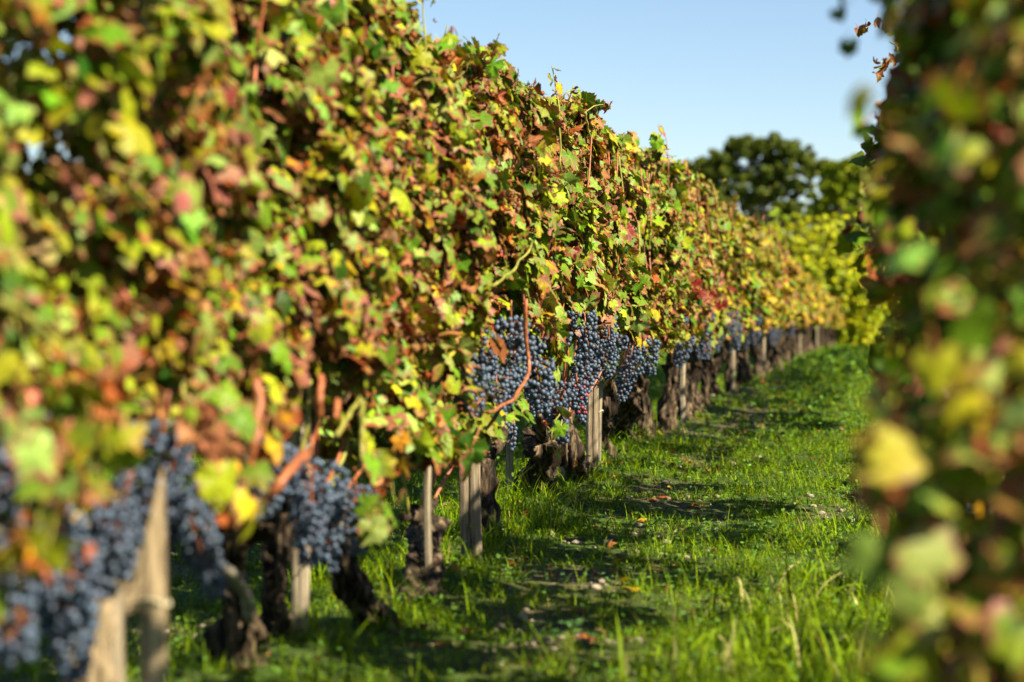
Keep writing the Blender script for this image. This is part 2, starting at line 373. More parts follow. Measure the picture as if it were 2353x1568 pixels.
# pebbles and fallen leaves
def ico(sub):
    import bmesh
    bm = bmesh.new(); bmesh.ops.create_icosphere(bm, subdivisions=sub, radius=1)
    v = F([x.co[:] for x in bm.verts]); f = np.array([[x.index for x in p.verts] for p in bm.faces]); bm.free(); return v, f
IV1, IF1 = ico(1); IV2, IF2 = ico(2)
r = np.random.default_rng(8); g = Geo(); cnt = 0
while cnt < 700:
    if cnt < 560:
        a = BARE[r.choice(len(BARE))]; x = a[0] + r.normal()*a[2]*.75; y = a[1] + r.normal()*a[3]*.75
    else: x = r.uniform(-2.2, .3); y = r.uniform(4, 16)
    s = min(.004*math.exp(abs(r.normal())*.8), .022); v = IV1*F([1, r.uniform(.6, 1), r.uniform(.4, .7)])*s*(1 + .16*r.normal(size=(len(IV1), 1)))
    a = r.uniform(0, 6.28); ca, sa = math.cos(a), math.sin(a); v = np.stack([v[:, 0]*ca-v[:, 1]*sa, v[:, 0]*sa+v[:, 1]*ca, v[:, 2]], -1)
    g.add(v + F([x, y, float(ground_z(x, y)) + s*.2]), [IF1]); cnt += 1
tag(link("gravel", g.mesh("gravel", smooth=False, mats=[M_STONE])), "small pale pebbles scattered over the bare soil patches", "gravel", kind="stuff")

# ------------------------------------------------------------------ vine leaves
def leaf_template(n, kind, seed, rings=(.5, 1.0)):
    """grape leaf: five toothed lobes round the petiole notch; returns verts (unit tip length), faces, lp"""
    r = np.random.default_rng(seed)
    th = np.linspace(-np.pi*.97, np.pi*.97, n)          # from the tip (0) to the petiole notch (pi)
    lobe = np.zeros(n)
    for c, a, wdt in ((0, 1.0, .46), (1.0, .92, .46), (-1.0, .90, .46), (2.05, .80, .50), (-2.05, .82, .50)):
        c += r.normal()*.06; lobe = np.maximum(lobe, a*(1+.07*r.normal())*np.exp(-((th-c)/wdt)**2*.9))
    lobe = np.maximum(lobe, .66 + .05*r.normal()); lobe *= np.clip((np.pi-np.abs(th))*2.3+.12, 0, 1)
    if n >= 24: lobe *= 1 + .065*np.where(np.arange(n) % 2 == 0, 1, -1)
    lobe *= 1 + .05*r.normal(size=n)
    V = [F([[0, 0, 0]])]; L = [F([[0, 0, 0]])]
    for q in rings:
        rr = lobe*q if q == 1.0 else q*(lobe*.6+.3*lobe.mean())
        V.append(np.stack([np.sin(th)*rr, np.cos(th)*rr, 0*th], -1)); L.append(np.stack([np.sin(th)*rr, np.cos(th)*rr, np.full(n, q)], -1))
    V = np.concatenate(V); L = np.concatenate(L)
    rad = np.hypot(V[:, 0], V[:, 1]); ang = np.arctan2(V[:, 0], V[:, 1])
    z = -.22*rad**2*r.uniform(.2, 1.6) - r.uniform(-.15, .40)*np.abs(V[:, 0]) + r.uniform(.03, .10)*np.sin(ang*r.integers(3, 6)+r.uniform(0, 6))*rad + .02*r.normal(size=len(V))*rad
    V[:, 2] = z
    if kind == 'dry':
        R = r.uniform(.16, .32); a = V[:, 0]/R*r.uniform(.8, 1.0); V[:, 0], V[:, 2] = R*np.sin(a)*(1+.15*a*a), V[:, 2]*.5 + R*(1-np.cos(a))
        R = r.uniform(.35, .8); a = V[:, 1]/R; V[:, 1], V[:, 2] = R*np.sin(a), V[:, 2] - R*(1-np.cos(a))*r.choice([1, -1])
        V += .05*r.normal(size=V.shape)*rad[:, None]
    tri = [[0, k+2, k+1] for k in range(n-1)]; quad = []
    for ring in range(len(rings)-1):
        o = 1 + ring*n; quad += [[o+k, o+k+1, o+n+k+1, o+n+k] for k in range(n-1)]
    tri = np.array(tri)[:, ::-1]; quad = np.array(quad).reshape(-1, 4)[:, ::-1]
    # petiole: narrow ribbon behind the notch
    pl = r.uniform(.6, 1.1); w_ = .032; o = len(V)
    P = F([[-w_, 0, 0], [w_, 0, 0], [w_, -pl*.5, -.12], [-w_, -pl*.5, -.12], [w_, -pl, -.4], [-w_, -pl, -.4]])
    V = np.concatenate([V, P]); L = np.concatenate([L, np.full((6, 3), -1.0)*F([0, 1, 0])])
    quad = np.concatenate([quad, [[o, o+1, o+2, o+3], [o+3, o+2, o+4, o+5]]]) if len(quad) else np.array([[o, o+1, o+2, o+3], [o+3, o+2, o+4, o+5]])
    return V, tri, quad, L, len(P)
TPL = {}
for lod, n in (("hi", 34), ("mid", 20), ("lo", 12)):
    TPL[lod] = {"green": [leaf_template(n, 'green', 100+k) for k in range(9)], "dry": [leaf_template(n, 'dry', 200+k) for k in range(7)]}
PAL = {   # linear base colours of the leaf kinds
    "green": (.105, .20, .012), "deep": (.03, .085, .006), "pale": (.19, .28, .065), "lime": (.23, .27, .012), "yellow": (.38, .31, .012), "gold": (.42, .24, .014),
    "tan": (.30, .16, .062), "brown": (.15, .062, .022), "rust": (.29, .082, .018), "mauve": (.23, .12, .095), "red": (.15, .014, .008), "pink": (.34, .13, .075)}
PAL = {k: tuple(F(c)*F([.90, .88, .72])) for k, c in PAL.items()}
def build_leaves(pos, nor, tip, size, kinds, lod, r, name="foliage", mat=None):
    """one mesh of many leaves"""
    g = Geo(); n = len(pos)
    nor = nrm(nor); tip = nrm(tip - nor*np.sum(tip*nor, -1, keepdims=True)); rt = np.cross(tip, nor)
    dry = np.isin(kinds, ["tan", "brown", "rust", "mauve", "pink"]) & (r.uniform(size=n) < .85)
    for isd in (False, True):
        T = TPL[lod]["dry" if isd else "green"]; pick = r.integers(0, len(T), n)
        for t in range(len(T)):
            s = np.nonzero((dry == isd) & (pick == t))[0]
            if not len(s): continue
            V, tri, quad, Lp, npet = T[t]; m = len(s); nv = len(V); sz = size[s][:, None, None]*(r.uniform(.5, 1.0, (m, 1, 1)) if isd else 1)
            W = pos[s][:, None] + sz*(V[None, :, 0:1]*rt[s][:, None] + V[None, :, 1:2]*tip[s][:, None] + V[None, :, 2:3]*nor[s][:, None])
            col = F([PAL[k] for k in kinds[s]])*np.exp(r.normal(size=(m, 1))*.20)*np.exp(r.normal(size=(m, 3))*.10)
            # some leaves turn along one side: a second colour towards the tip
            col2 = col.copy(); tw = r.uniform(size=m) < .30
            alt = F([PAL[k] for k in r.choice(["yellow", "rust", "tan", "lime", "pink", "tan", "lime"], m)]); col2[tw] = alt[tw]
            f = np.clip(Lp[:, 1]*r.uniform(.3, 1.2) + Lp[:, 0]*r.normal()*.8, 0, 1)[None, :, None]
            cc = col[:, None]*(1-f) + col2[:, None]*f
            cc[:, -npet:] = np.where(r.uniform(size=(m, 1, 1)) < .5, F([.32, .30, .05]), F([.34, .12, .04]))
            al = np.where(isd, .0, np.clip(r.normal(size=(m, 1, 1))*.32 + .28, 0, 1))*np.ones((m, nv, 1))
            cc = np.concatenate([np.clip(cc, 0, 1), al], -1)
            b = (np.arange(m)*nv)[:, None, None]
            g.add(W.reshape(-1, 3), [(tri[None]+b).reshape(-1, 3), (quad[None]+b).reshape(-1, 4)],
                  leafcol=cc.reshape(-1, 4), lp=np.tile(Lp, (m, 1)))
    return g.mesh(name, {"leafcol": 'FLOAT_COLOR', "lp": 'FLOAT_VECTOR'}, smooth=True, mats=[mat or M_LEAF])
SUNV = F([math.sin(SUN_AZ)*math.cos(SUN_EL), math.cos(SUN_AZ)*math.cos(SUN_EL), math.sin(SUN_EL)])

def canopy_leaves(r, xc, y0, y1, half, zb, zt, n, side, lod, mix, size=.062, avoid=None, both=.3):
    """leaf positions in a trimmed hedge slab; side = +1 / -1 is the lane side that gets most leaves. zb, zt: functions of y."""
    m = int(n*1.6)
    y = r.uniform(y0, y1, m); bot, top = zb(y), zt(y)
    z = bot + (top-bot)*r.uniform(0, 1, m)**.95
    u = r.uniform(size=m); sd = np.where(u < both, -side, side)
    bulge = .08*sinnoise(0*y, y, z, .9, 51) - .03 + .085*sinnoise(0*y, y, z, 2.4, 52)
    depth = np.abs(r.normal(size=m))*.10
    fz = np.clip((top-z)/.35, .25, 1)**.5                       # rounded shoulder
    x = xc + sd*np.maximum(half*fz + bulge - depth, -.05)
    dens = sinnoise(x, y, z, 1.7, 53)                             # pockets
    keep = r.uniform(size=m) < np.clip(.62 + 1.45*dens, .10, 1)
    if avoid is not None and len(avoid):
        for (ax, ay, az, rr) in avoid:
            keep &= ~((np.hypot(y-ay, (z-az)*.85) < rr) & (x*side > ax*side - .03))
    x, y, z, sd = (a[keep][:n] for a in (x, y, z, sd)); n = len(x)
    pos = np.stack([x, y, z], -1)
    out = np.stack([sd, 0*sd, 0*sd], -1)
    nor = nrm(out*.75 + F([0, 0, .42]) + np.where(sd[:, None] == 1, SUNV*.35, 0) + r.normal(size=(n, 3))*.60)
    tip = F([0, 0, -1]) + out*.35 + r.normal(size=(n, 3))*.55
    sz = size*np.clip(np.exp(r.normal(size=n)*.42)*.86, .3, 1.5)
    names = list(mix); p = F([mix[k] for k in names]); patch = sinnoise(x, y, z, 1.1, 54)
    kinds = r.choice(names, n, p=p/p.sum())
    warm = (patch > .30) & (r.uniform(size=n) < .45*np.clip((26-y)/10, 0, 1)); kinds[warm] = r.choice(["tan", "brown", "rust", "mauve", "pink", "tan"], warm.sum())
    cool = (patch < -.30) & (r.uniform(size=n) < .5); kinds[cool] = r.choice(["green", "pale", "lime", "green"], cool.sum())
    return pos, nor, tip, sz, kinds
def mix_at(y):
    near = {"green": .26, "deep": .08, "pale": .18, "lime": .26, "yellow": .04, "gold": .02, "tan": .09, "brown": .09, "rust": .035, "mauve": .03, "red": .012, "pink": .02}
    far = {"green": .14, "deep": .02, "pale": .06, "lime": .36, "yellow": .38, "gold": .07, "tan": .04, "brown": .0, "rust": .01, "mauve": .0, "red": .0, "pink": .01}
    f = float(np.clip((y-13)/14, 0, 1)); return {k: near[k]*(1-f)+far[k]*f for k in near}

# ------------------------------------------------------------------ grape bunches
def bunch_mesh(seed, n=105, L=.17, R=.050, red=0.0, rb=.0076):
    r = np.random.default_rng(seed); P = []
    tries = 0
    wing = r.uniform(0, 6.28)
    while len(P) < n and tries < 14000:
        tries += 1; t = r.uniform(0, 1)**.85; prof = R*(1-.72*t**1.3)*(min(t/.10, 1)**.5)
        a = r.uniform(0, 6.28); rr = prof*(.72+.34*r.uniform()) + (.022*max(0, math.cos(a-wing))**2 if t < .35 else 0)
        p = F([math.cos(a)*rr, math.sin(a)*rr, -t*L])
        if all(np.sum((p-o)**2) > (rb*1.62)**2 for o in P): P.append(p)
    g = Geo()
    for p in P:
        s = rb*r.uniform(.86, 1.10)
        c = F([.058, .090, .142])*r.uniform(.65, 1.3)*F([r.uniform(.9, 1.15), 1, 1])
        if r.uniform() < red: c = F([.20, .035, .06])*r.uniform(.6, 1.2)
        g.add(IV2*s*F([1, 1, 1.04])+p, [IF2], tint=np.tile(np.append(c, 1), (len(IV2), 1)))
    me = g.mesh("grape_bunch", {"tint": 'FLOAT_COLOR'}, smooth=True, mats=[M_BERRY])
    h = Geo(); v, f = tube(spline([(0, 0, .05), (.004, 0, .02), (0, 0, -.02), (0, 0, -L*.8)], 9), np.linspace(.0026, .0012, 9), 6); h.add(v, f)
    for p in P[:: 6]:
        v, f = tube(F([(0, 0, p[2]+.012), p*F([.5, .5, 1])+F([0, 0, .005]), p]), .0009, 4, False); h.add(v, f)
    return me, h.mesh("bunch_stalk", smooth=True, mats=[M_CANE])
BUNCH = [bunch_mesh(1), bunch_mesh(2, 125, .18, .058), bunch_mesh(3, 95, .15, .052), bunch_mesh(4, 135, .20, .055), bunch_mesh(5, 80, .13, .046), bunch_mesh(6, 120, .17, .058), bunch_mesh(7, 90, .17, .044)]
BUNCH_RED = bunch_mesh(9, 80, .16, .038, .22); BUNCH_SMALL = bunch_mesh(10, 22, .09, .014)
def add_bunch(parent, wpos, seed, scale=1.0, kind=None, tilt=.18):
    r = np.random.default_rng(seed); b = kind or BUNCH[r.integers(0, len(BUNCH))]
    o = link("grape_bunch", b[0], parent, F(wpos) - F(parent.location), (r.normal()*tilt, r.normal()*tilt, r.uniform(0, 6.28))); o.scale = (scale,)*3
    link("bunch_stalk", b[1], o); return o

# ------------------------------------------------------------------ trunks, canes, stakes
def trunk_mesh(base, head, seed, r0=.05, thick=1.0, arms=True, lean_pts=None, knobs=True):
    """gnarled old vine: base and head are local points"""
    r = np.random.default_rng(seed); b, h = F(base), F(head)
    P = [b - F([0, 0, .06]), b]
    if lean_pts: P += [F(q) for q in lean_pts]
    else:
        for t in (.35, .7): P.append(b + (h-b)*t + F([r.normal()*.02, r.normal()*.03, 0]))
    P += [h]; n = 52; pts = spline(P, n)
    t = np.linspace(0, 1, n); rad = r0*thick*(1.35 - .65*np.clip(t*2.2, 0, 1) + .28*np.exp(-((t-1)/.12)**2) + .14*np.sin(t*9+seed))
    ph = r.uniform(0, 6.28, 4); tw = r.uniform(1.5, 4)*r.choice([-1, 1])
    def knob(tt, th, p):
        a = th + tw*tt
        k = 1 + .20*np.sin(3*a+ph[0]) + .16*np.sin(5*a+ph[1]+3*tt) + .10*np.sin(9*a+ph[2]) + .05*np.sin(14*a+ph[3]+9*tt)
        k = k + .07*np.sin(17*a+6*tt+ph[1]) + .05*np.sin(22*a-11*tt+ph[0]) + .04*np.sin(tt*61+5*a)
        return k*(1 + .10*np.sin(tt*31+2*a) + .10*np.sin(tt*17+a+ph[1]))
    g = Geo(); v, f = tube(pts, rad, 48, knob=knob); g.add(v, f)
    for k in range(3 if knobs else 0):                             # burls
        tt = r.uniform(.25, 1.0); c = pts[int(tt*(n-1))]; a = r.uniform(0, 6.28); s = r0*r.uniform(.25, .5)*thick
        c = c + F([math.cos(a), math.sin(a), 0])*rad[int(tt*(n-1))]*.7
        g.add(IV2*s*(1+.18*r.normal(size=(len(IV2), 1)))*F([1, 1, 1.2]) + c, [IF2])
    if arms:
        for s in (-1, 1):
            e = h + F([r.normal()*.02, s*r.uniform(.16, .30), r.uniform(.03, .10)])
            v, f = tube(spline([h-F([0, 0, .02]), h + F([0, s*.06, .03]), e], 9), np.linspace(r0*.55, r0*.26, 9), 10, knob=lambda tt, th, p: 1+.15*np.sin(3*th+9*tt)+.1*np.sin(7*th)); g.add(v, f)
    for k in range(18):                                            # loose strips of bark
        a = r.uniform(0, 6.28); i0 = r.integers(2, n-18); m = r.integers(8, 16); off = F([math.cos(a), math.sin(a), 0])
        c = pts[i0:i0+m] + off*(rad[i0:i0+m]*1.12)[:, None] + off*(np.linspace(0, 1, m)**2*.012)[:, None]
        s_ = F([-math.sin(a), math.cos(a), 0])*r.uniform(.003, .008)
        V = np.stack([c-s_, c+s_], 1).reshape(-1, 3); g.add(V, [np.array([[2*q, 2*q+1, 2*q+3, 2*q+2] for q in range(m-1)])])
    return g.mesh("trunk", smooth=True, mats=[M_BARK])
def cane_mesh(P, r0=.005, r1=.0028, mat=None, n=28, nodes=True):
    sp = spline(P, n); L_ = np.linalg.norm(sp[-1]-sp[0]); tt_ = np.linspace(0, 1, n)[:, None]; sp = sp + F([.006, .010, .004])*L_*np.sin(tt_*F([19., 23., 17.])+P[0][1]*7)*1.2
    v, f = tube(sp, np.linspace(r0, r1, n), 7, knob=(lambda t, th, p: (1 + .30*np.exp(-((t*5.3) % 1 - .5)**2*260))*(1+.06*np.sin(3*th+t*9))) if nodes else None)
    g = Geo(); g.add(v, f); return g.mesh("cane", smooth=True, mats=[mat or M_CANE])
def stake_mesh(h, wx, wy, tip='flat', seed=0, mat=None, split=False):
    r = np.random.default_rng(seed); g = Geo(); n = 9; zs = np.linspace(-.12, h, n)
    for part in ((-1, 1) if split else (0,)):
        ww = wx*(.49 if split else 1)
        prof = F([[-1, -.86], [-.86, -1], [.86, -1], [1, -.86], [1, .86], [.86, 1], [-.86, 1], [-1, .86]])*F([ww/2, wy/2])
        V = []
        for k, z in enumerate(zs):
            tt = (z+.12)/(h+.12); s = 1
            if tip == 'sharp' and tt > .80: s = max(.22, 1-(tt-.80)/.20*.78)
            o = F([part*wx*.26 + .004*math.sin(5*tt+seed), .003*math.sin(7*tt), 0])
            sy_ = max(s, .55) if tip == 'sharp' else s
            q = prof*F([s, sy_])*(1+(.09 if tip == 'sharp' else .04)*r.normal(size=(8, 1))) + o[:2] + F([ww/2*(1-s), 0])
            zz = np.full(8, z)
            if k == n-1: zz = zz + (prof[:, 0]/ww)*.03*(1 if part >= 0 else -1) + r.normal(size=8)*.002
            V.append(np.column_stack([q, zz]))
        V = np.concatenate(V); j = np.arange(8); j2 = (j+1) % 8
        q = np.concatenate([np.stack([k*8+j, k*8+j2, (k+1)*8+j2, (k+1)*8+j], -1) for k in range(n-1)])
        g.add(V, [q, [list(range((n-1)*8, n*8))]])
    return g.mesh("stake", mats=[mat or M_STAKE])
def ring_mesh(rx, ry, z, wd=.004, seed=0):
    a = np.linspace(0, 2*np.pi, 17)[:-1]; P = np.stack([rx*np.cos(a), ry*np.sin(a), z + .006*np.sin(a*2+seed)], -1)
    g = Geo(); P = np.concatenate([P, P[:1]]); v, f = tube(P, wd, 6, False); g.add(v, f); return g.mesh("tie", smooth=True, mats=[M_TIE])

# ------------------------------------------------------------------ the left row
XL = -1.385; HALF = .20
HERO = [  # px, py of bunch centre on the 2353-wide photograph, scale, kind
 (1050, 850, 1.0, 0), (1090, 862, 1.0, 0), (1075, 905, .6, 2), (1140, 800, 1.0, 0), (1165, 830, 1.1, 0), (1190, 860, 1.05, 0), (1150, 890, 1.05, 0), (1180, 925, .95, 0),
 (1225, 850, 1.1, 0), (1222, 925, 1.1, 0), (1245, 965, 1.0, 0), (1275, 905, 1.15, 0), (1310, 830, 1.1, 0), (1335, 790, 1.1, 0), (1352, 840, 1.0, 0),
 (1382, 745, 1.05, 0), (1332, 945, 1.0, 1), (1345, 890, 1.05, 0), (1190, 1050, 1.0, 2), (1408, 835, 1.05, 0), (1400, 790, .9, 0), (1445, 765, .95, 0),
 (1470, 800, 1.1, 0), (1485, 850, 1.15, 0), (1462, 880, 1.0, 0), (1580, 775, 1.0, 0), (1583, 820, 1.1, 0), (1622, 765, 1.1, 0), (1612, 805, 1.0, 0),
 (50, 1030, 1.1, 0), (85, 1080, 1.1, 0), (360, 1050, 1.1, 0), (425, 1060, 1.0, 0), (320, 1140, 1.1, 0),
 (205, 1240, 1.1, 0), (12, 1215, 1.2, 0), (30, 1300, 1.1, 0), (60, 1160, 1.0, 0), (165, 1320, 1.1, 0), (185, 1395, .9, 0), (395, 1145, 1.1, 0), (405, 1225, 1.0, 0), (280, 1220, 1.0, 0),
 (612, 1060, .9, 0), (695, 1080, 1.0, 0), (725, 1120, 1.1, 0), (700, 1165, .9, 0), (815, 1165, .9, 0), (760, 1190, 1.0, 0),
 (1700, 745, 1.0, 0), (1735, 760, 1.0, 0), (1665, 760, 1.0, 0), (1690, 780, 1.0, 0), (1780, 755, 1.0, 0)]
heroes = []
for (a, b, s, k) in HERO:
    xx = -1.215 if k != 2 else -1.42
    p = on_x(a, b, xx); heroes.append((p, s, k))
avoid_all = [(p[0], p[1], p[2]+.0, (.10 if p[1] > 7.3 else .055) if k == 0 else .05) for p, s, k in heroes if p[1] < 26]

def bottom_left(y):
    b = np.interp(y, [2, 4.3, 5.2, 5.9, 6.6, 7.6, 8.3, 9.0, 10.2, 12, 16, 60], [.62, .60, .62, .50, .38, .44, .56, .68, .68, .60, .55, .40])
    return b + .07*sinnoise(0, y, 0, 1.1, 61) + .04*sinnoise(0, y, 0, 4, 62)
def top_left(y):
    t = np.interp(y, [2, 4, 5, 6, 8, 14, 18, 24, 33, 43, 60], [1.70, 1.68, 1.58, 1.60, 1.58, 1.56, 1.47, 1.31, 1.07, .92, .8])
    return t + .05*sinnoise(0, y, 0, .9, 63) + .03*sinnoise(0, y, 0, 3, 64)

vines = []   # y, (base px,py) or None, options
def gpt(px, py):
    p = on_ground(px, py); p[2] = float(ground_z(p[0], p[1])); return p
specs = [
 dict(y=3.35, hx=0, lab="grapevine at the left edge of the picture, heavy with blurred blue grape bunches"),
 dict(y=4.20, thick=1.35, base=F([-1.27, on_x(205, 1568, -1.27)[1]-.02, 0.0]), bark=1, head=on_x(285, 1250, -1.27), lab="thick peeling vine trunk bound to two stakes at lower left, under big blurred bunches"),
 dict(y=5.00, base=gpt(545, 1575), thick=1.1, lab="dark vine trunk with a curved grey cane hanging down its side at lower left"),
 dict(y=5.42, base=gpt(640, 1520), thick=.8, lab="slender vine trunk just left of the brown stake with the low tie"),
 dict(y=6.10, base=gpt(862, 1455), head=on_x(775, 1215, -1.36), thick=.95, mid=[(on_x(800, 1330, -1.34))], lab="dark vine trunk slanting down to the right, left of the stout trunk"),
 dict(y=6.85, base=gpt(945, 1412), head=on_x(970, 1200, -1.36), thick=1.25, lab="stout dark vine trunk under low hanging leaves, left of the pale square stake"),
 dict(y=8.00, base=gpt(1112, 1262), head=on_x(1135, 985, -1.38), thick=.95, lab="vine trunk behind the pale square stake, its swollen head in sunlight under grapes"),
 dict(y=9.15, base=gpt(1240, 1160), head=on_x(1250, 1000, -1.38), thick=1.45, lab="thick double vine trunk in sharp focus under the biggest mass of grapes"),
 dict(y=10.0, base=gpt(1345, 1110), head=on_x(1300, 985, -1.38), thick=.95, mid=[on_x(1308, 1060, -1.36)], lab="vine trunk curving down to the right between the thick trunk and the tall pale stake"),
 dict(y=11.0, base=gpt(1388, 1075), head=on_x(1405, 900, -1.38), thick=1.0, lab="sunlit ragged vine trunk just right of the tall pale stake"),
 dict(y=12.0, base=gpt(1425, 1030), head=on_x(1440, 890, -1.38), thick=1.5, lab="vine with a bulging dark foot and a trailing shoot of dark red leaves"),
 dict(y=13.1, thick=1.0, lab="dark upright vine trunk next beyond the one with the bulging foot"),
]
y = 14.1
while y < 48:
    specs.append(dict(y=y)); y += random.uniform(.92, 1.08)*(1 if y < 30 else 1.35)
ORD = "first second third fourth fifth sixth seventh eighth ninth tenth eleventh twelfth thirteenth fourteenth fifteenth sixteenth seventeenth eighteenth nineteenth twentieth".split()
vine_roots = []
for k, s in enumerate(specs):
    r = np.random.default_rng(1000+k); y = s["y"]; gz = float(base_z(y))
    base = s.get("base"); base = F([XL + r.normal()*.03, y + r.normal()*.03, float(ground_z(XL, y))]) if base is None else F(base)
    head = s.get("head"); head = F([XL + r.normal()*.02, y, gz + r.uniform(.36, .43)]) if head is None else F(head)
    if k < 12: lab = s["lab"]
    elif k < 20: lab = f"{ORD[k-12]} vine of the left row beyond the one just past the bulging foot"
    else: lab = "yellowing vine in the far blurred part of the left row"
    root = thing("grapevine", base, lab, "grapevine", "grapevines of the left row"); vine_roots.append((root, y))
    mids = [q - base for q in s["mid"]] if s.get("mid") else None
    link("trunk", trunk_mesh((0, 0, 0), head-base, 300+k, .044 if k < 6 else .048, s.get("thick", r.uniform(.85, 1.3)), lean_pts=mids), root)
    if s.get("bark"): root.children[0].data.materials[0] = M_PALE
    ylo = (specs[k-1]["y"]+y)/2 if k else y-.6; yhi = (specs[k+1]["y"]+y)/2 if k < len(specs)-1 else y+.7
    ylo -= .09; yhi += .09; L = yhi-ylo
    lod = "hi" if 6.6 < y < 15 else "mid" if y < 24 else "lo"
    dens = 4700 if y < 4.7 else 4200 if y < 6.4 else 3000 if y < 15 else 1900 if y < 24 else 1100
    size = .036 if y < 6.4 else .039 if y < 15 else .042 if y < 24 else .054
    av = [a for a in avoid_all if ylo-.3 < a[1] < yhi+.3]
    zb = lambda yy: base_z(yy) + bottom_left(yy); zt = lambda yy: base_z(yy) + top_left(yy)
    pos, nor, tip, sz, kd = canopy_leaves(r, XL, ylo, yhi, HALF, zb, zt, int(dens*L), 1, lod, mix_at(y), size, av, both=.24)
    # sprigs above the trimmed top
    if y < 20:
        for q in range(3 if y > 5 else 1):
            yy = r.uniform(ylo, yhi); xx = XL + r.normal()*.08; hh = r.uniform(.05, .15); z0 = float(zt(yy)) - .05
            P = [(xx, yy, z0-.25), (xx+r.normal()*.02, yy+r.normal()*.02, z0), (xx+r.normal()*.04, yy+r.normal()*.04, z0+hh)]
            link("shoot", cane_mesh([F(a)-base for a in P], .0035, .0018, M_GREENCANE if r.uniform() < .7 else M_CANE, 10), root)
            m = 5; t = r.uniform(.2, 1, m)[:, None]; pp = F(P[1])*(1-t) + F(P[2])*t + r.normal(size=(m, 3))*.018
            pos = np.concatenate([pos, pp]); nor = np.concatenate([nor, r.normal(size=(m, 3))+F([.3, 0, .8])]); tip = np.concatenate([tip, r.normal(size=(m, 3))])
            sz = np.concatenate([sz, r.uniform(.016, .036, m)]); kd = np.concatenate([kd, r.choice(["lime", "green", "yellow", "brown", "lime"], m)])
    me = build_leaves(pos-base, nor, tip, sz, kd, lod, r, mat=M_LEAF if y < 15 else M_LEAF_FAR)
    link("foliage", me, root)
    # shoots rising through the leaves
    nc = 4 if y < 16 else 2 if y < 26 else 0
    for q in range(nc):
        yy = y + r.uniform(-.42, .42); xx = XL + (r.uniform(.02, .19) if y > 7.4 else r.uniform(-.05, .10))
        P = [head + F([0, (yy-y)*.7, .04]), F([xx, yy, head[2]+.22]), F([xx+r.normal()*.03, yy+r.normal()*.06, head[2]+.6]), F([XL+(.12 if y > 7.4 else .02)+r.normal()*.04, yy+r.normal()*.12, gz+1.45])]
        link("cane", cane_mesh([a-base for a in P], .0052, .003, M_CANE if r.uniform() < .75 else M_GREENCANE), root)
    # bunches not individually placed
    if y > 14.5:
        for q in range(r.integers(1, 4) if y < 30 else 1):
            p = F([XL + r.uniform(.02, .15), y + r.uniform(-.45, .45), gz + r.uniform(.46, .74)]); add_bunch(root, p, 500+k*7+q, r.uniform(.65, 1.05))
    elif y > 7.5:
        for q in range(2):
            p = F([XL - r.uniform(.05, .18), y + r.uniform(-.35, .35), gz + r.uniform(.45, .65)]); add_bunch(root, p, 700+k*7+q, r.uniform(.8, 1.05))
for q, (p, s, kd_) in enumerate(heroes):
    root = min(vine_roots, key=lambda a: abs(a[1]-p[1]))[0]
    b = BUNCH[q % len(BUNCH)] if kd_ == 0 else BUNCH_RED if kd_ == 1 else BUNCH_SMALL
    r = np.random.default_rng(q)
    s *= 1.04 if p[1] > 7.3 else .98; o = add_bunch(root, p + F([r.uniform(-.05, .02), 0, (.115 if p[1] > 7.3 else .05)*s]), 900+q, s, b)
    if kd_ == 1: o["label"] = "grape bunch with some unripe red berries"
def vine_at(y): return min(vine_roots, key=lambda a: abs(a[1]-y))[0]
def part_cane(pts_px, X, r0, r1, mat, y, lab=None, name="cane"):
    P = [on_x(a, b, x_) for (a, b), x_ in zip(pts_px, X)]; root = vine_at(P[0][1] if y is None else y); bb = F(root.location)
    o = link(name, cane_mesh([p-bb for p in P], r0, r1, mat, 20), root)
    if lab: o["label"] = lab
    return o
part_cane([(1205, 690), (1213, 760), (1217, 850), (1200, 895), (1165, 930), (1120, 948)], [-1.13]*6, .0062, .0042, M_CANE, 9.15, "bent reddish brown cane hanging over the grapes")
part_cane([(590, 870), (597, 940), (585, 1030), (560, 1110)], [-1.14, -1.13, -1.13, -1.16], .009, .006, M_CANE, 5.42, "orange brown blurred cane")
part_cane([(738, 865), (735, 920), (733, 965)], [-1.15, -1.14, -1.15], .007, .006, M_CANE, 6.1)
part_cane([(775, 920), (772, 960)], [-1.15, -1.14], .007, .006, M_CANE, 6.1)
part_cane([(702, 1040), (650, 1100), (605, 1160)], [-1.10, -1.10, -1.14], .010, .008, M_CANE, 5.42, "thick orange cane stub slanting across the bunches")
part_cane([(830, 920), (832, 1000), (830, 1080)], [-1.13]*3, .006, .005, M_GREENCANE, 6.1); part_cane([(775, 1000), (800, 955), (828, 915)], [-1.14]*3, .005, .004, M_GREENCANE, 6.1)
part_cane([(468, 1195), (480, 1260), (520, 1310), (560, 1350), (575, 1420)], [-1.24, -1.20, -1.18, -1.2, -1.24], .008, .010, M_OLDCANE, 5.0, "curved grey bare cane hanging down")
part_cane([(0, 690), (60, 725), (130, 790)], [-1.12]*3, .006, .005, M_GREENCANE, 3.35)
part_cane([(1130, 660), (1180, 620), (1225, 560)], [-1.12]*3, .004, .003, M_GREENCANE, 9.15)
part_cane([(1345, 260), (1352, 300), (1360, 330)], [-1.2]*3, .004, .003, M_GREENCANE, 11.0)

